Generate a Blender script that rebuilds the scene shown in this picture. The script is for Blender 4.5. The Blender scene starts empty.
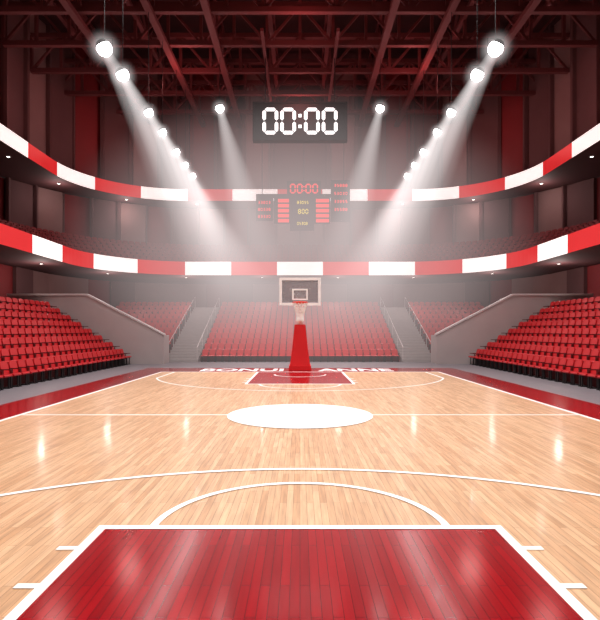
import bpy, math, random
import numpy as np
from mathutils import Vector, Matrix
random.seed(4)
S=bpy.context.scene
try:
    S.view_settings.view_transform='Standard'
    S.view_settings.look='None'
except Exception: pass
try: S.cycles.transparent_max_bounces=96
except Exception: pass
PI=math.pi
def s2l(c):
    return tuple(((v/255)/12.92 if v/255<=.04045 else ((v/255+.055)/1.055)**2.4) for v in c)
# ---------------- materials
def mat(name,rgb,rough=.6,metal=0,emit=0,emitcol=None,coat=0,noise=0,nscale=3,sample=True):
    m=bpy.data.materials.new(name); m.use_nodes=True
    nt=m.node_tree; b=nt.nodes['Principled BSDF']
    c=s2l(rgb)
    b.inputs['Base Color'].default_value=(*c,1)
    b.inputs['Roughness'].default_value=rough
    b.inputs['Metallic'].default_value=metal
    b.inputs['Coat Weight'].default_value=coat
    b.inputs['Coat Roughness'].default_value=.1
    if emit:
        e=s2l(emitcol or rgb)
        b.inputs['Emission Color'].default_value=(*e,1)
        b.inputs['Emission Strength'].default_value=emit
    if noise:
        tc=nt.nodes.new('ShaderNodeTexCoord'); n=nt.nodes.new('ShaderNodeTexNoise')
        n.inputs['Scale'].default_value=nscale; n.inputs['Detail'].default_value=3
        nt.links.new(tc.outputs['Object'],n.inputs['Vector'])
        mx=nt.nodes.new('ShaderNodeMix'); mx.data_type='RGBA'
        mx.inputs['A'].default_value=(*[v*(1-noise) for v in c],1)
        mx.inputs['B'].default_value=(*[min(1,v*(1+noise)) for v in c],1)
        nt.links.new(n.outputs['Fac'],mx.inputs['Factor'])
        nt.links.new(mx.outputs['Result'],b.inputs['Base Color'])
    if not sample: m.cycles.emission_sampling='NONE'
    return m
def planks(name,c1,c2,cm,rough,coat,mortar=.0015,bw=1.3,rh=.085,grain=.25):
    m=bpy.data.materials.new(name); m.use_nodes=True
    nt=m.node_tree; b=nt.nodes['Principled BSDF']
    tc=nt.nodes.new('ShaderNodeTexCoord'); mp=nt.nodes.new('ShaderNodeMapping')
    mp.inputs['Rotation'].default_value=(0,0,PI/2)
    nt.links.new(tc.outputs['Object'],mp.inputs['Vector'])
    br=nt.nodes.new('ShaderNodeTexBrick')
    br.offset=.37; br.offset_frequency=2
    br.inputs['Scale'].default_value=1
    br.inputs['Brick Width'].default_value=bw
    br.inputs['Row Height'].default_value=rh
    br.inputs['Mortar Size'].default_value=mortar
    br.inputs['Mortar Smooth'].default_value=.2
    br.inputs['Color1'].default_value=(*s2l(c1),1)
    br.inputs['Color2'].default_value=(*s2l(c2),1)
    br.inputs['Mortar'].default_value=(*s2l(cm),1)
    nt.links.new(mp.outputs['Vector'],br.inputs['Vector'])
    mp2=nt.nodes.new('ShaderNodeMapping'); mp2.inputs['Scale'].default_value=(22,1.6,1)
    nt.links.new(tc.outputs['Object'],mp2.inputs['Vector'])
    n=nt.nodes.new('ShaderNodeTexNoise'); n.inputs['Scale'].default_value=1; n.inputs['Detail'].default_value=4
    nt.links.new(mp2.outputs['Vector'],n.inputs['Vector'])
    rmp=nt.nodes.new('ShaderNodeMapRange'); rmp.inputs['From Min'].default_value=.3; rmp.inputs['From Max'].default_value=.7
    rmp.inputs['To Min'].default_value=1-grain; rmp.inputs['To Max'].default_value=1+grain*.3
    nt.links.new(n.outputs['Fac'],rmp.inputs['Value'])
    mx=nt.nodes.new('ShaderNodeMix'); mx.data_type='RGBA'; mx.blend_type='MULTIPLY'
    mx.inputs['Factor'].default_value=1
    nt.links.new(br.outputs['Color'],mx.inputs['A']); nt.links.new(rmp.outputs['Result'],mx.inputs['B'])
    nt.links.new(mx.outputs['Result'],b.inputs['Base Color'])
    b.inputs['Roughness'].default_value=rough
    b.inputs['Coat Weight'].default_value=coat; b.inputs['Coat Roughness'].default_value=.12
    return m
M={}
M['wood']=planks('maple_floor',(224,182,142),(198,152,112),(138,94,62),.38,.2,mortar=.0022,grain=.28)
M['redpaint']=planks('red_court_paint',(156,6,18),(138,4,14),(84,2,8),.16,.35,.0025,grain=.12)
M['line']=mat('white_line_paint',(250,248,246),.35)
M['grey']=mat('grey_floor',(116,110,114),.5,noise=.12)
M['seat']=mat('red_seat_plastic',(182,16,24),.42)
M['seat_dim']=mat('red_seat_dimmed',(118,14,20),.7)  # same red seats, colour darkened to imitate dim light on the balcony
M['arm']=mat('armrest',(90,14,18),.5)
M['dark']=mat('dark_metal',(26,20,22),.5)
M['step']=mat('terrace_concrete',(100,36,38),.8,noise=.15)
M['stair']=mat('stair_concrete',(156,148,146),.8,noise=.1)
M['vwall']=mat('grey_wall',(172,160,158),.75,noise=.08,nscale=1)
M['cope']=mat('coping',(200,192,190),.6)
M['taupe']=mat('taupe_wall',(124,92,90),.8,noise=.15,nscale=.6)
M['taupe2']=mat('taupe_wall_dark',(88,54,55),.8,noise=.15,nscale=.6)
M['dred']=mat('dark_red_wall',(112,14,20),.7,noise=.15,nscale=.6)
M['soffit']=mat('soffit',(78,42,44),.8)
M['ceil']=mat('ceiling_red',(56,22,24),.9)
M['truss']=mat('truss_steel',(88,36,38),.7)
M['ledw']=mat('led_white',(240,236,234),.4,emit=.75,emitcol=(255,248,244))
M['ledr']=mat('led_red',(170,10,16),.4,emit=.6,emitcol=(222,22,28))
M['lens']=mat('lamp_lens',(255,255,255),.3,emit=14,sample=False)
M['dl']=mat('downlight_lens',(255,245,235),.3,emit=5,sample=False)
M['black']=mat('scoreboard_black',(10,9,11),.4)
M['digw']=mat('digit_white',(255,255,255),.4,emit=1.3,sample=False)
M['digr']=mat('digit_red',(200,20,20),.4,emit=1.1,emitcol=(245,30,30),sample=False)
M['digy']=mat('digit_yellow',(230,210,60),.4,emit=.9,sample=False)
M['pad']=mat('red_padding',(205,22,28),.45)
M['white']=mat('white_paint',(235,232,230),.4)
M['rim']=mat('rim_orange',(220,50,30),.4)
g=bpy.data.materials.new('backboard_glass'); g.use_nodes=True
b=g.node_tree.nodes['Principled BSDF']; b.inputs['Base Color'].default_value=(.25,.22,.23,1); b.inputs['Alpha'].default_value=.5; b.inputs['Roughness'].default_value=.1
M['glass']=g
# ---------------- mesh builder
class B:
    def __init__(s): s.v=[];s.f=[];s.m=[];s.mats=[]
    def mi(s,k):
        if k not in s.mats: s.mats.append(k)
        return s.mats.index(k)
    def poly(s,vs,faces,k):
        o=len(s.v); s.v+=[tuple(p) for p in vs]; i=s.mi(k)
        for f in faces: s.f.append(tuple(o+a for a in f)); s.m.append(i)
    def box(s,x0,x1,y0,y1,z0,z1,k):
        vs=[(x,y,z) for z in(z0,z1) for y in(y0,y1) for x in(x0,x1)]
        s.poly(vs,[(0,2,3,1),(4,5,7,6),(0,1,5,4),(2,6,7,3),(0,4,6,2),(1,3,7,5)],k)
    def prism(s,pts,fn,a,b_,k):
        n=len(pts)
        vs=[fn(p,a) for p in pts]+[fn(p,b_) for p in pts]
        s.poly(vs,[tuple(range(n))[::-1],tuple(range(n,2*n))]+[(i,(i+1)%n,n+(i+1)%n,n+i) for i in range(n)],k)
    def bar(s,p,q,w,k,sides=4,w2=None):
        p=Vector(p);q=Vector(q);d=(q-p).normalized()
        up=Vector((0,0,1)) if abs(d.z)<.95 else Vector((0,1,0))
        a=d.cross(up).normalized(); c=d.cross(a).normalized()
        w2=w if w2 is None else w2
        ang=[2*PI*(i+.5)/sides for i in range(sides)]
        r1=w/math.cos(PI/sides) if sides==4 else w; r2=w2/math.cos(PI/sides) if sides==4 else w2
        vs=[p+(a*math.cos(t)+c*math.sin(t))*r1 for t in ang]+[q+(a*math.cos(t)+c*math.sin(t))*r2 for t in ang]
        n=sides
        s.poly(vs,[tuple(range(n)),tuple(range(n,2*n))[::-1]]+[(i,n+i,n+(i+1)%n,(i+1)%n) for i in range(n)],k)
    def strip(s,A,Bp,k,closed=False):
        n=len(A); vs=list(A)+list(Bp)
        s.poly(vs,[(i,(i+1)%n,n+(i+1)%n,n+i) for i in range(n if closed else n-1)],k)
    def done(s,name,parent=None,smooth=False):
        me=bpy.data.meshes.new(name); me.from_pydata(s.v,[],s.f)
        for k in s.mats: me.materials.append(M[k])
        me.polygons.foreach_set('material_index',s.m)
        if smooth: me.polygons.foreach_set('use_smooth',[True]*len(s.f))
        me.update()
        o=bpy.data.objects.new(name,me); S.collection.objects.link(o)
        if parent: o.parent=parent
        return o
def empty(name,loc=(0,0,0)):
    e=bpy.data.objects.new(name,None); e.location=loc; S.collection.objects.link(e); return e
# ---------------- U path
Y0=-7
def upt(hw,far,r,s):
    sg=-1 if s<0 else 1; a=abs(s); L1=hw-r; L2=r*PI/2
    if a<=L1: return (sg*a,far,0,1)
    if a<=L1+L2:
        t=(a-L1)/r
        return (sg*(L1+r*math.sin(t)),far-r+r*math.cos(t),sg*math.sin(t),math.cos(t))
    return (sg*hw,far-r-(a-L1-L2),sg,0)
def ulen(hw,far,r): return (hw-r)+r*PI/2+(far-r-Y0)
def usamp(hw,far,r,n):
    L1=hw-r;L2=r*PI/2;L3=far-r-Y0
    ss=[L1*i/4 for i in range(4)]+[L1+L2*i/16 for i in range(16)]+[L1+L2+L3*i/8 for i in range(9)]
    ss=[-a for a in ss[::-1]][:-1]+ss
    return [upt(hw,far,r,a) for a in ss]
# ---------------- court
fl=B(); fl.box(-24,24,-8,52,-.3,-.02,'grey'); fl.done('floor')
ct=B()
C=7.25;CO=8.8;BY=26.7;BN=-.3
ct.box(-C,C,BN,BY,-.02,0,'wood')
court=ct.done('basketball_court')
cb=B()
cb.box(-CO,-C,BN-2.8,BY+2.8,-.02,0,'redpaint'); cb.box(C,CO,BN-2.8,BY+2.8,-.02,0,'redpaint')
cb.box(-C,C,BY,BY+2.8,-.02,0,'redpaint'); cb.box(-C,C,BN-2.8,BN,-.02,0,'redpaint')
cb.done('border',court)
k=B(); K=2.2
k.box(-K,K,BN,5.62,0,.004,'redpaint'); k.box(-K,K,20.78,BY,0,.004,'redpaint'); k.done('key',court)
ln=B(); w=.05; Z=.009
def rect(x0,x1,y0,y1): ln.box(x0,x1,y0,y1,0,Z,'line')
rect(-C-w,-C+w,BN,BY);rect(C-w,C+w,BN,BY);rect(-C,C,BY-w,BY+w);rect(-C,C,BN-w,BN+w);rect(-C,C,13.2-.035,13.2+.035)
for y0,y1,fy in((BN,5.67,5.67),(20.73,BY,20.73)):
    rect(-K-w,-K+w,y0,y1);rect(K-w,K+w,y0,y1)
    ln.box(-K-w,K+w,fy-w,fy+w,0,Z+.001,'line')
for y in(5.13,4.37,3.5):
    for sg in(-1,1):
        a=sg*(K+w);b2=sg*(K+.24); rect(min(a,b2),max(a,b2),y-.04,y+.04)
for y in(21.3,22.1,23):
    for sg in(-1,1):
        a=sg*(K+w);b2=sg*(K+.22); rect(min(a,b2),max(a,b2),y-.04,y+.04)
def arc(cx,cy,r,a0,a1,n=64,w=.045,dz=0):
    A=[];Bq=[]
    for i in range(n+1):
        t=a0+(a1-a0)*i/n
        A.append((cx+(r-w)*math.cos(t),cy+(r-w)*math.sin(t),Z+dz));Bq.append((cx+(r+w)*math.cos(t),cy+(r+w)*math.sin(t),Z+dz))
    ln.strip(A,Bq,'line')
arc(0,5.67,1.64,0,PI); arc(0,20.73,1.64,PI,2*PI)
R3=6.8;c3=math.acos(6.55/R3)
arc(0,1.25,R3,c3,PI-c3,96); arc(0,25.15,R3,PI+c3,2*PI-c3,96)
yy=R3*math.sin(c3)
for sg in(-1,1):
    rect(sg*6.55-.045,sg*6.55+.045,BN,1.25+yy); rect(sg*6.55-.045,sg*6.55+.045,25.15-yy,BY)
arc(0,25.1,1.25,PI,2*PI); arc(0,1.3,1.25,0,PI)
n=72; ln.poly([(1.87*math.cos(2*PI*i/n),13.2+1.87*math.sin(2*PI*i/n),Z+.004) for i in range(n)],[tuple(range(n))],'line')
ln.done('court_lines',court)
for body,cx,tw in(("BONUI",-3.15,4.5),("ANNE",3.0,4.1)):
    cu=bpy.data.curves.new('t','FONT'); cu.body=body; cu.size=1; cu.align_x='CENTER'; cu.offset=.03
    to=bpy.data.objects.new('t',cu); S.collection.objects.link(to)
    bpy.context.view_layer.update()
    me=bpy.data.meshes.new_from_object(to.evaluated_get(bpy.context.evaluated_depsgraph_get()))
    bpy.data.objects.remove(to)
    xs=[v.co.x for v in me.vertices];ys=[v.co.y for v in me.vertices]
    wd=max(xs)-min(xs);hh=max(ys)-min(ys);xm=(min(xs)+max(xs))/2;ym=min(ys)
    for v in me.vertices:
        v.co.x=cx+(v.co.x-xm)*tw/wd
        v.co.y=BY+.55+(v.co.y-ym)/hh*1.7; v.co.z=.006
    me.materials.clear(); me.materials.append(M['line'])
    o=bpy.data.objects.new('lettering',me);S.collection.objects.link(o);o.parent=court
# ---------------- chairs
def chair_template(sk):
    c=B()
    c.prism([(-.23,.40),(-.25,.44),(-.21,.475),(.17,.45),(.2,.40)],lambda p,a:(a,p[0],p[1]),-.215,.215,sk)
    bp=[(-.2,.43),(.2,.43),(.225,.55),(.225,.76),(.19,.84),(.1,.875),(-.1,.875),(-.19,.84),(-.225,.76),(-.225,.55)]
    c.prism(bp,lambda p,a:(p[0],a+(p[1]-.42)*.22+.25*abs(p[0])**2*-1,p[1]),.16,.215,sk)
    for sx in(-.2,.2):
        c.box(sx-.02,sx+.02,-.14,-.10,0,.41,'dark'); c.box(sx-.02,sx+.02,.13,.17,0,.41,'dark')
        c.box(sx-.02,sx+.02,-.18,.2,0,.03,'dark')
    for sx in(-.245,.245):
        c.box(sx-.014,sx+.014,-.16,.2,.6,.635,'arm'); c.box(sx-.012,sx+.012,.1,.15,.3,.6,'arm')
    return c
CTS={k_:chair_template(k_) for k_ in('seat','seat_dim')}
def seats(name,places,parent=None,sc=1.0,sk='seat'):
    CT=CTS[sk];CV=np.array(CT.v)
    n=len(CV); V=[];F=[];Mi=[]
    for i,(x,y,z,a) in enumerate(places):
        c,s=math.cos(a),math.sin(a)
        Q=CV*sc
        P=np.empty_like(Q);P[:,0]=Q[:,0]*c-Q[:,1]*s+x;P[:,1]=Q[:,0]*s+Q[:,1]*c+y;P[:,2]=Q[:,2]+z
        V.append(P); F+=[tuple(q+i*n for q in f) for f in CT.f]; Mi+=CT.m
    me=bpy.data.meshes.new(name);me.from_pydata(np.vstack(V).tolist(),[],F)
    for kk in CT.mats: me.materials.append(M[kk])
    me.polygons.foreach_set('material_index',Mi);me.update()
    o=bpy.data.objects.new(name,me);S.collection.objects.link(o)
    if parent:o.parent=parent
    return o
# side stands
NR=8;PT=.68;RS=.43;X0=10.8;YE=33.1
for sg,nm in((-1,'left'),(1,'right')):
    g_=empty('side_grandstand')
    t=B()
    for i in range(1,NR+1):
        xa=X0+PT*i; xb=X0+PT*(i+1) if i<NR else 19.1
        a,b_=sorted((sg*xa,sg*xb)); t.box(a,b_,-6,YE,-.02 if i==1 else RS*(i-1),RS*i,'step')
    t.done('terrace',g_)
    pl=[]
    for i in range(NR):
        yv=YE-.4
        while yv>6:
            pl.append((sg*(X0+PT*i+.36),yv,RS*i-(.02 if i==0 else 0),-sg*PI/2)); yv-=.62
    seats('seats',pl,g_,1.15)
# back stands
BR=11;BP=.9;BS=.38;YB=35
def backblock(x0,x1,yend):
    g_=empty('end_grandstand'); t=B()
    for i in range(1,BR+1):
        t.box(x0,x1,YB+BP*i,YB+BP*(i+1) if i<BR else yend,BS*(i-1) if i>1 else -.02,BS*i,'step')
    t.done('terrace',g_)
    pl=[]
    n=int((x1-x0)/.49); off=((x1-x0)-n*.49)/2+.245
    for i in range(BR):
        for j in range(n): pl.append((x0+off+.49*j,YB+BP*i+.5,BS*i-(.02 if i==0 else 0),0))
    seats('seats',pl,g_)
backblock(-7,7,47.6);backblock(-16,-9.3,45.1);backblock(9.3,16,45.1)
cs=B()
for sg in(-1,1):
    a,b_=sorted((sg*16,sg*19.1)); cs.box(a,b_,YE+.5,38,-.02,4.18,'step')
    a,b_=sorted((sg*7.0,sg*9.0)); cs.box(a,b_,45,47.6,-.02,4.18,'step')
cs.done('concourse_slab')
for sg in(-1,1):
    st=B(); a,b_=sorted((sg*7.03,sg*9.27)); NS=22
    for i in range(NS): st.box(a,b_,YB+.1+i*.45,YB+.1+(i+1)*.45-.001,-.02,4.18*(i+1)/NS,'stair')
    for xx in(a+.06,b_-.06):
        st.bar((xx,YB+.1,1.0),(xx,YB+9.8,5.1),.016,'cope')
        for q in range(0,6): st.bar((xx,YB+.15+q*1.93,.1+q*.8),(xx,YB+.15+q*1.93,1.0+q*.82),.012,'cope')
    st.done('staircase')
    v=B(); pts=[(8.9,-.02),(8.9,1.85),(13.9,4.45),(19.1,4.45),(19.1,-.02)]
    v.prism(pts,lambda p,q:(sg*p[0],q,p[1]),YE+.15,YE+.45,'vwall')
    v.box(min(sg*8.98,sg*9.25),max(sg*8.98,sg*9.25),YE+.45,YB,-.02,1.85,'vwall')
    pts=[(8.85,1.85),(8.85,1.95),(13.9,4.57),(19.1,4.57),(19.1,4.45),(13.9,4.45)]
    v.prism(pts,lambda p,q:(sg*p[0],q,p[1]),YE+.1,YE+.5,'cope')
    v.done('vomitory_wall')
# ---------------- ribbons
def ribbon(name,hw,far,r,z0,z1,seg,center_white):
    bd=B(); ds=seg/8; L=ulen(hw,far,r); nmax=int(L/ds)
    for i in range(-nmax,nmax):
        sm=(i+.5)*ds; q=int(math.floor((sm+seg/2)/seg))
        wh=(q%2==0)==center_white
        a=upt(hw,far,r,i*ds);b_=upt(hw,far,r,(i+1)*ds)
        def off(p,d,z): return (p[0]+p[2]*d,p[1]+p[3]*d,z)
        vs=[off(a,0,z0),off(b_,0,z0),off(b_,0,z1),off(a,0,z1),off(a,.2,z0),off(b_,.2,z0),off(b_,.2,z1),off(a,.2,z1)]
        bd.poly(vs,[(0,1,2,3)],'ledw' if wh else 'ledr')
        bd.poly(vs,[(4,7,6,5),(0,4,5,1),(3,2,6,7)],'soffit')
    return bd.done(name)
ribbon('led_ribbon_board',15,40,7,6.5,7.55,3.6,True)
ribbon('led_ribbon_board',18,45,8,13.6,14.62,3.97,False)
def loft(bd,ringA,za,ringB,zb,k):
    bd.strip([(p[0],p[1],za) for p in ringA],[(p[0],p[1],zb) for p in ringB],k)
t=B()
P=lambda o:usamp(15+o,40+o,7+o,0)
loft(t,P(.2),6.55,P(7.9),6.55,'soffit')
NU=6;UP=.85;US=.4
loft(t,P(.2),7.0,P(1.0),7.0,'step')
for i in range(NU):
    o0=.9+UP*i; z=7.0+US*i
    loft(t,P(o0),z,P(o0+UP),z,'step')
    loft(t,P(o0+UP),z,P(o0+UP),z+US,'step')
zt=7.0+US*NU
loft(t,P(.9+UP*NU),zt,P(7.9),zt,'step')
bal=t.done('balcony')
pl=[]
for i in range(NU):
    o=.9+UP*i+.4; hw,far,r=15+o,40+o,7+o
    L=ulen(hw,far,r); s=.25
    while s<L-12:
        for q in(-s,s):
            x,y,nx,ny=upt(hw,far,r,q)
            pl.append((x,y,7.0+US*i,math.atan2(-nx,ny)))
        s+=.5
seats('balcony_seats',pl,bal,1.0,'seat_dim')
t=B(); U=lambda o:usamp(18+o,45+o,8+o,0)
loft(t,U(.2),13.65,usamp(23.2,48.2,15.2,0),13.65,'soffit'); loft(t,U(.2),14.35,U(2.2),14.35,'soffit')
t.done('upper_balcony')
def panelwall(names,hw,far,r,z0,z1,seg,kinds,fin=None):
    L=ulen(hw,far,r); n=int(L/seg)
    parts={'left':B(),'back':B(),'right':B()}
    for i in range(-n,n):
        a=upt(hw,far,r,i*seg);b_=upt(hw,far,r,(i+1)*seg)
        mid=upt(hw,far,r,(i+.5)*seg)
        key='back' if abs(mid[2])<.7 else('left' if mid[0]<0 else 'right')
        bd=parts[key]; kk=kinds[(i if i>=0 else -i-1)%len(kinds)]
        dep=.25 if kk!='dred' else .0
        def off(p,d,z): return (p[0]-p[2]*d,p[1]-p[3]*d,z)
        vs=[off(a,dep,z0),off(b_,dep,z0),off(b_,dep,z1),off(a,dep,z1),off(a,-.3,z0),off(b_,-.3,z0),off(b_,-.3,z1),off(a,-.3,z1)]
        bd.poly(vs,[(0,1,2,3),(4,7,6,5),(0,4,5,1),(3,2,6,7),(0,3,7,4),(1,5,6,2)],kk)
        if fin:
            bd.bar(off(a,dep+fin/2,z0),off(a,dep+fin/2,z1),fin/2,'taupe2')
    for kx,bd in parts.items():
        if bd.v: bd.done('wall_'+kx+names)
panelwall('_concourse',19.5,48,10,0,6.5,2.2,['taupe','taupe','taupe2','dred','taupe'])
panelwall('_gallery',23.2,48.2,15.2,6.6,13.6,2.4,['taupe','taupe2','dred'],.25)
panelwall('',20.5,47.5,10.5,14.4,26,2.6,['taupe2','taupe','taupe2','dred'],.3)
f=B(); f.box(-24,24,-8.3,-8,0,26,'taupe2'); f.done('wall_front')
c=B(); c.box(-25,25,-8,52,26,26.4,'ceil'); c.done('ceiling')
for nm,(hw,far,r,z) in {'a':(16.8,41.8,8.8,6.54),'b':(19.2,46.2,9.2,13.64)}.items():
    bd=B()
    for i in range(-7,8):
        x,y,nx,ny=upt(hw,far,r,i*6.2+3.1)
        n=12; bd.poly([(x+.11*math.cos(2*PI*j/n),y+.11*math.sin(2*PI*j/n),z-.05) for j in range(n)],[tuple(range(n))],'dl')
        A=[(x+.15*math.cos(2*PI*j/n),y+.15*math.sin(2*PI*j/n),z) for j in range(n)];Q=[(x+.12*math.cos(2*PI*j/n),y+.12*math.sin(2*PI*j/n),z-.06) for j in range(n)]
        bd.strip(A,Q,'dark',True)
    dlo=bd.done('recessed_downlights')
    for i in range(-4,4):
        x,y,nx,ny=upt(hw,far,r,i*6.2+3.1)
        li=bpy.data.lights.new('downlight','POINT');li.energy=100 if nm=='b' else 120;li.color=(1,.86,.81);li.shadow_soft_size=.13
        lo=bpy.data.objects.new('downlight',li);lo.location=(x,y,z-.9);S.collection.objects.link(lo);lo.parent=dlo
# ---------------- roof trusses
t=B()
def truss(p,q,h,wd,step):
    p=Vector(p);q=Vector(q);L=(q-p).length;d=(q-p)/L;up=Vector((0,0,h))
    t.bar(p,q,wd,'truss');t.bar(p+up,q+up,wd,'truss')
    n=int(L/step)
    for i in range(n):
        a=p+d*(i*L/n);b_=p+d*((i+1)*L/n)
        t.bar(a,a+up,wd*.6,'truss')
        if i%2: t.bar(a+up,b_,wd*.5,'truss')
        else: t.bar(a,b_+up,wd*.5,'truss')
for y in np.arange(20,47,3.6): truss((-20,y,21.5),(20,y,21.5),2.6,.16,2.2)
for x in(-16,-11,-6,-2,2,6,11,16): truss((x,12,23.2),(x,47,23.2),2.2,.14,2.0)
for x in(-13.5,-8.9,-5.5,5.5,8.9,13.5): t.box(x-.2,x+.2,12,47,20.9,21.2,'truss')
for x in(-2.4,2.4): t.box(x-.1,x+.1,32,47,20.95,21.15,'truss')
for y in np.arange(21.8,46,3.6):
    t.box(-19,19,y-.1,y+.1,24.8,25.2,'truss')
t.done('roof_truss')
# ---------------- volume helpers
def volmat(name,build):
    m=bpy.data.materials.new(name);m.use_nodes=True;nt=m.node_tree
    for nn in list(nt.nodes):
        if nn.type!='OUTPUT_MATERIAL': nt.nodes.remove(nn)
    out=[n for n in nt.nodes if n.type=='OUTPUT_MATERIAL'][0]
    tc=nt.nodes.new('ShaderNodeTexCoord');sp=nt.nodes.new('ShaderNodeSeparateXYZ')
    nt.links.new(tc.outputs['Object'],sp.inputs[0])
    def mth(op,a,b_=None,clamp=False):
        n=nt.nodes.new('ShaderNodeMath');n.operation=op;n.use_clamp=clamp
        for i,x in enumerate((a,b_)):
            if x is None: continue
            if isinstance(x,(int,float)): n.inputs[i].default_value=x
            else: nt.links.new(x,n.inputs[i])
        return n.outputs[0]
    e,col,ab=build(mth,*sp.outputs)
    em=nt.nodes.new('ShaderNodeEmission');em.inputs['Color'].default_value=(*col,1)
    nt.links.new(e,em.inputs['Strength'])
    if ab:
        va=nt.nodes.new('ShaderNodeVolumeAbsorption');va.inputs['Color'].default_value=(0,0,0,1)
        nt.links.new(mth('MULTIPLY',e,ab),va.inputs['Density'])
        ad=nt.nodes.new('ShaderNodeAddShader');nt.links.new(em.outputs[0],ad.inputs[0]);nt.links.new(va.outputs[0],ad.inputs[1])
        nt.links.new(ad.outputs[0],out.inputs['Volume'])
    else: nt.links.new(em.outputs[0],out.inputs['Volume'])
    m.cycles.emission_sampling='NONE'
    return m
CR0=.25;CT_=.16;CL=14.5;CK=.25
def emit_beam(mth,x,y,z):  # cone volume glows by itself, imitating a lit beam
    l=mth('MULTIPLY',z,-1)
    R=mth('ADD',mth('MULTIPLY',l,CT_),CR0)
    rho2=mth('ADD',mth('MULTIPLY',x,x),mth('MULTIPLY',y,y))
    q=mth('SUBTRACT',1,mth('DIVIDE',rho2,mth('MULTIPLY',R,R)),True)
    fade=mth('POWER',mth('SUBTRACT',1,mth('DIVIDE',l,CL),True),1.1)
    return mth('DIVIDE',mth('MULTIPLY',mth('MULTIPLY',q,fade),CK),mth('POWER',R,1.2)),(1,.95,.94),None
M['emit_beam']=volmat('emissive_beam_cone',emit_beam)
def emit_halo(mth,x,y,z):  # self-glowing sphere imitating light scattered around a lamp
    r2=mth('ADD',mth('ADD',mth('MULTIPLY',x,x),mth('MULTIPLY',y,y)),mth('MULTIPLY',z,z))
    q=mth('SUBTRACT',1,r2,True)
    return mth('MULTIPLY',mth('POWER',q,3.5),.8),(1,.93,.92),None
M['emit_halo']=volmat('emissive_lamp_halo',emit_halo)
HA,HB,HC=18,11,12
def hz(mth,x,y,z):  # ellipsoid emits its own pinkish light in place of lit haze
    r2=mth('ADD',mth('ADD',mth('MULTIPLY',mth('MULTIPLY',x,x),1/HA**2),mth('MULTIPLY',mth('MULTIPLY',y,y),1/HB**2)),mth('MULTIPLY',mth('MULTIPLY',z,z),1/HC**2))
    q=mth('SUBTRACT',1,r2,True)
    return mth('MULTIPLY',mth('POWER',q,1.4),.052),(1,.84,.83),1.25
M['emissive_haze']=volmat('emissive_haze',hz)
def sphere(bd,rx,ry,rz,k,nu=24,nv=12):
    vs=[(rx*math.sin(PI*j/nv)*math.cos(2*PI*i/nu),ry*math.sin(PI*j/nv)*math.sin(2*PI*i/nu),rz*math.cos(PI*j/nv)) for j in range(1,nv) for i in range(nu)]
    vs+=[(0,0,rz),(0,0,-rz)];T=len(vs)-2
    fs=[(j*nu+i,(j+1)*nu+i,(j+1)*nu+(i+1)%nu,j*nu+(i+1)%nu) for j in range(nv-2) for i in range(nu)]
    fs+=[(T,i,(i+1)%nu) for i in range(nu)]+[(T+1,(nv-2)*nu+(i+1)%nu,(nv-2)*nu+i) for i in range(nu)]
    bd.poly(vs,fs,k)
HZ=empty('emissive_haze')  # group of self-glowing volumes: haze body, lamp glows, beam cones
bd=B();sphere(bd,HA,HB,HC,'emissive_haze');o=bd.done('emissive_mist',HZ);o.location=(0,37,7.4)
def spotlight(loc,target,rad=.3,energy=1800,mount=20.9,cs_=1.0):
    loc=Vector(loc);tg=Vector(target);d=(tg-loc).normalized()
    e=empty('spotlight',loc)
    rot=d.to_track_quat('-Z','Y')
    h=B(); n=20
    prof=[(rad*.3,rad*1.15),(rad*.62,rad*1.0),(rad*.84,rad*.72),(rad*.9,rad*.5),(rad*.8,rad*.48)]
    rings=[[(r*math.cos(2*PI*j/n),r*math.sin(2*PI*j/n),z) for j in range(n)] for r,z in prof]
    for a,b_ in zip(rings,rings[1:]): h.strip(a,b_,'dark',True)
    h.poly(rings[0],[tuple(range(n))],'dark')
    pr=[(rad*math.cos(t),-rad*math.sin(t)) for t in [-PI*.18+(PI*.68)*i/8 for i in range(8)]]
    rg=[[(r*math.cos(2*PI*j/n),r*math.sin(2*PI*j/n),z) for j in range(n)] for r,z in pr]
    for a,b_ in zip(rg,rg[1:]): h.strip(a,b_,'lens',True)
    h.poly(rg[-1],[tuple(range(n))],'lens')
    o=h.done('housing',e);o.rotation_mode='QUATERNION';o.rotation_quaternion=rot
    y=B()
    y.bar((0,0,.45),(0,0,mount-loc.z),.015,'dark')
    for sx in(-1,1): y.bar((sx*(rad*1.05+.02),0,.1),(sx*(rad*1.05+.02),0,.47),.015,'dark')
    y.bar((-rad*1.15,0,.47),(rad*1.15,0,.47),.015,'dark')
    y.done('yoke',e)
    hb=B();sphere(hb,1,1,1,'emit_halo',16,8);o=hb.done('emissive_glow',HZ);o.location=loc;o.scale=(rad*2.8,)*3
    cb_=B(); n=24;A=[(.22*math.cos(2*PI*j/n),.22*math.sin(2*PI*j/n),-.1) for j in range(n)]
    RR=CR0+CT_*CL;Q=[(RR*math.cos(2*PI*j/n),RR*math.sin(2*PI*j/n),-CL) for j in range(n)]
    cb_.poly(A+Q,[tuple(range(n)),tuple(range(n,2*n))[::-1]]+[(i,n+i,n+(i+1)%n,(i+1)%n) for i in range(n)],'emit_beam')
    o=cb_.done('emissive_shaft',HZ);o.location=loc;o.rotation_mode='QUATERNION';o.rotation_quaternion=rot;o.scale=(cs_,)*3
    li=bpy.data.lights.new('lamp','SPOT');li.energy=energy;li.spot_size=math.radians(50);li.spot_blend=.8;li.shadow_soft_size=rad;li.color=(1,.95,.92)
    lo=bpy.data.objects.new('lamp',li);S.collection.objects.link(lo);lo.parent=e;lo.location=d*(rad+.12)
    lo.rotation_mode='QUATERNION';lo.rotation_quaternion=rot
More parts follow.
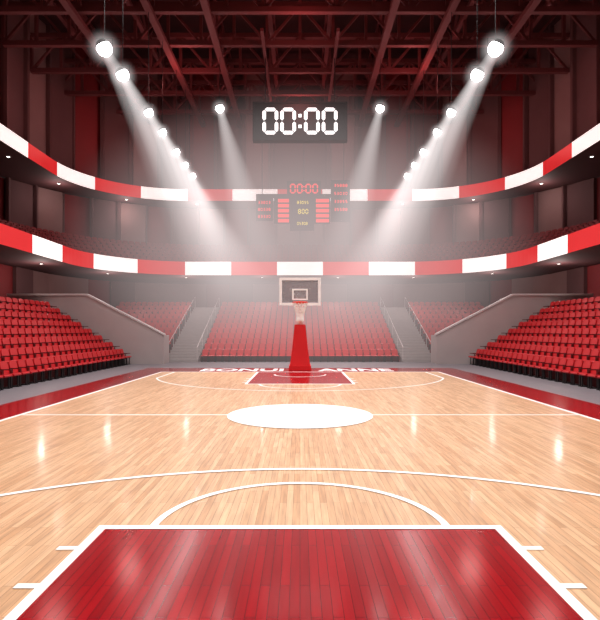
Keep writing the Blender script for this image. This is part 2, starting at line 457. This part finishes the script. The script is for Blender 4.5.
for sg in(-1,1):
    for dd,rd,sc_ in((23.2,.34,1.0),(25.6,.31,1.05),(30,.26,.9),(33,.26,.85),(36.7,.25,.7),(39.6,.24,.6),(42.4,.24,.5)):
        spotlight((sg*8.9,dd,15),(sg*1.5,min(dd+5,38),0),rd,cs_=sc_)
    spotlight((sg*5.5,35,17.4),(sg*1.2,36,0),.28,cs_=1.1)
# ---------------- scoreboards
SEG={'0':'abcdef','1':'bc','8':'abcdefg','5':'afgcd','3':'abgcd'}
def digit(bd,ch,x,z,w,h,y,k,tk=None):
    tk=tk or w*.17
    g_=tk*.18
    def hb(zc): bd.prism([(x+tk*.5+g_,zc),(x+tk+g_,zc+tk/2),(x+w-tk-g_,zc+tk/2),(x+w-tk*.5-g_,zc),(x+w-tk-g_,zc-tk/2),(x+tk+g_,zc-tk/2)],lambda p,q:(p[0],q,p[1]),y-.03,y,k)
    def vb(xc,z0,z1): bd.prism([(xc,z0+g_),(xc+tk/2,z0+tk/2+g_),(xc+tk/2,z1-tk/2-g_),(xc,z1-g_),(xc-tk/2,z1-tk/2-g_),(xc-tk/2,z0+tk/2+g_)],lambda p,q:(p[0],q,p[1]),y-.03,y,k)
    t_=z+h-tk/2;m_=z+h/2;b_=z+tk/2;L=x+tk/2;R=x+w-tk/2
    for s in SEG[ch]:
        {'a':lambda:hb(t_),'d':lambda:hb(b_),'g':lambda:hb(m_),'f':lambda:vb(L,m_,t_),'e':lambda:vb(L,b_,m_),'b':lambda:vb(R,m_,t_),'c':lambda:vb(R,b_,m_)}[s]()
def clock(bd,cx,z,w,h,gap,colon,y,k,tk=None):
    tot=4*w+2*gap+colon; x=cx-tot/2
    for i in range(4):
        digit(bd,'0',x,z,w,h,y,k,tk); x+=w+(colon if i==1 else gap)
    xm_=cx
    for zz in(z+h*.3,z+h*.7): 
        r=w*.1; bd.box(xm_-r,xm_+r,y-.03,y,zz-r,zz+r,k)
e=empty('scoreboard_clock')
bd=B();y=35
bd.box(-3.2,3.2,y,y+.5,15.25,17.8,'black')
for x0,x1,z0,z1 in((-3.25,3.25,17.75,17.85),(-3.25,3.25,15.2,15.3),(-3.25,-3.15,15.3,17.75),(3.15,3.25,15.3,17.75)): bd.box(x0,x1,y-.05,y+.52,z0,z1,'dark')
bd.done('panel',e)
bd=B();clock(bd,0,15.62,1.08,1.83,.14,.55,y,'digw',.24);bd.done('digits',e)
bd=B()
for x in(-2.4,2.4): bd.bar((x,y+.25,17.8),(x,y+.25,20.94),.04,'dark',8)
bd.done('hangers',e)
e=empty('scoreboard');y=43
def ZY(py): return 2.2+(330-py)/510*y
def XX(px): return (px-300)/510*y
bd=B()
def pan(x0,x1,p0,p1,k='black',d=.4,yo=0): bd.box(XX(x0),XX(x1),y-yo,y+d,ZY(p1),ZY(p0),k)
pan(287,321,181,196);pan(290,314,196,230);pan(274,290,196,223);pan(314,330,196,223);pan(256,273,196,220);pan(331,350,180,221,)
pan(256,350,194,197,'dark',.45,.02)
bd.done('panels',e)
bd=B();clock(bd,XX(304),ZY(193.5),.5,.82,.08,.22,y,'digr',.12)
def smalls(x0,x1,p0,p1,n,k):
    wd=(XX(x1)-XX(x0))/n
    for i in range(n): digit(bd,random.choice('0835'),XX(x0)+i*wd,ZY(p1),wd*.82,ZY(p0)-ZY(p1),y,k,wd*.22)
smalls(297,309,201,204,5,'digy');smalls(298,309,209,214,3,'digy');smalls(297,308,222,225,5,'digy')
for x0,x1 in((278,290),(316,330)):
    for p in(199,204,209,214,219): pan(x0,x1-1,p,p+3.4,'digr',0,.03)
for p in(201,208,215): smalls(258,271,p,p+3,5,'digr')
for p in(184,192,200,208): smalls(334,348,p,p+3,5,'digr')
bd.done('digits',e)
bd=B()
for x in(XX(262),XX(344),XX(304)): bd.bar((x,y+.2,ZY(197)),(x,y+.2,21.5),.035,'dark',8)
bd.done('hangers',e)
# ---------------- hoop
e=empty('basketball_hoop')
bd=B()
def fr(y0a,y1a,xa,za,y0b,y1b,xb,zb,k):
    vs=[(-xa,y0a,za),(xa,y0a,za),(xa,y1a,za),(-xa,y1a,za),(-xb,y0b,zb),(xb,y0b,zb),(xb,y1b,zb),(-xb,y1b,zb)]
    bd.poly(vs,[(3,2,1,0),(4,5,6,7),(0,1,5,4),(1,2,6,5),(2,3,7,6),(3,0,4,7)],k)
fr(27.7,29.4,.62,.008,27.7,29.4,.6,.25,'pad')
fr(27.75,29.3,.56,.25,27.85,28.9,.42,1.25,'pad')
fr(27.85,28.9,.42,1.25,27.95,28.6,.3,2.5,'pad')
bd.done('padded_base',e)
bd=B()
bd.bar((0,28.25,2.45),(0,27.9,3.5),.17,'white');bd.bar((0,27.95,3.45),(0,26.1,4.0),.11,'white')
bd.bar((0,28.2,2.6),(0,26.15,3.7),.07,'white')
for sx in(-.5,.5): bd.bar((0,27.2,3.7),(sx,26.1,4.3),.04,'white')
bd.done('support_arm',e)
bd=B();y=26;W=.97;z0,z1=3.52,4.8
bd.box(-W,W,y,y+.03,z0,z1,'glass');bd.done('backboard_glass',e)
bd=B()
def frame(x0,x1,za,zb,t_,yy0,yy1,k='white'):
    bd.box(x0,x1,yy0,yy1,za,za+t_,k);bd.box(x0,x1,yy0,yy1,zb-t_,zb,k);bd.box(x0,x0+t_,yy0,yy1,za+t_,zb-t_,k);bd.box(x1-t_,x1,yy0,yy1,za+t_,zb-t_,k)
frame(-W-.09,W+.09,z0-.07,z1+.07,.14,y-.03,y+.06);frame(-.4,.4,3.72,4.3,.08,y-.012,y-.001)
bd.done('backboard_frame',e)
bd=B();rc=Vector((0,25.5,3.58));n=28;r=.36
pts=[rc+Vector((r*math.cos(2*PI*i/n),r*math.sin(2*PI*i/n),0)) for i in range(n)]
for i in range(n): bd.bar(pts[i],pts[(i+1)%n],.03,'rim',6)
bd.box(-.14,.14,25.8,26.0,3.5,3.6,'rim');bd.bar((-.1,25.95,3.52),(-.2,25.77,3.58),.02,'rim');bd.bar((.1,25.95,3.52),(.2,25.77,3.58),.02,'rim')
bd.done('rim',e)
bd=B();n=14;lv=[(.35,3.56),(.31,3.4),(.25,3.22),(.2,3.05),(.18,2.88),(.185,2.65)]
for a in range(len(lv)-1):
    for i in range(n):
        t0=2*PI*(i+(a%2)*.5)/n
        for dl in(-.5,.5):
            t1=t0+dl*2*PI/n
            bd.bar(Vector((lv[a][0]*math.cos(t0),25.5+lv[a][0]*math.sin(t0),lv[a][1])),Vector((lv[a+1][0]*math.cos(t1),25.5+lv[a+1][0]*math.sin(t1),lv[a+1][1])),.018,'white',4)
bd.done('net',e)
# ---------------- lights
def area(loc,sx,sy,en,col=(1,.97,.96),rot=(0,0,0),spread=130):  # added fill lamps without fixtures, for general brightness on the court
    li=bpy.data.lights.new('overhead_fill','AREA');li.shape='RECTANGLE';li.size=sx;li.size_y=sy;li.energy=en;li.color=col
    li.spread=math.radians(spread)
    o=bpy.data.objects.new('overhead_fill',li);o.location=loc;o.rotation_euler=rot;S.collection.objects.link(o);return o
for y_,e_ in((5,2500),(16,2350),(27,2250)): area((0,y_,20.5),16,5,e_)
for x,y_ in((-8,36),(8,36),(0,42),(0,30)):
    li=bpy.data.lights.new('roof_red_fill','POINT');li.energy=320;li.color=(1,.22,.21);li.shadow_soft_size=.5  # added lamps without fixtures, giving the roof trusses a red tint
    o=bpy.data.objects.new('roof_red_fill',li);o.location=(x,y_,19.5);S.collection.objects.link(o)
for x in(-16.5,16.5):
    for y_ in(24,34,42):
        li=bpy.data.lights.new('wall_fill_light','POINT');li.energy=170;li.color=(1,.52,.49);li.shadow_soft_size=.8  # added lamps without fixtures, brightening the upper side walls
        o=bpy.data.objects.new('wall_fill_light',li);o.location=(x*(.85 if y_==42 else 1),y_,17.5);S.collection.objects.link(o)
w_=bpy.data.worlds.new('World');S.world=w_;w_.use_nodes=True
w_.node_tree.nodes['Background'].inputs[0].default_value=(.03,.02,.02,1)
cam=bpy.data.cameras.new('camera');co=bpy.data.objects.new('camera',cam);S.collection.objects.link(co)
co.location=(0,0,2.2);co.rotation_euler=(PI/2,0,0);cam.sensor_width=36;cam.lens=510/620*36;cam.shift_y=20/620;cam.clip_end=200
S.camera=co
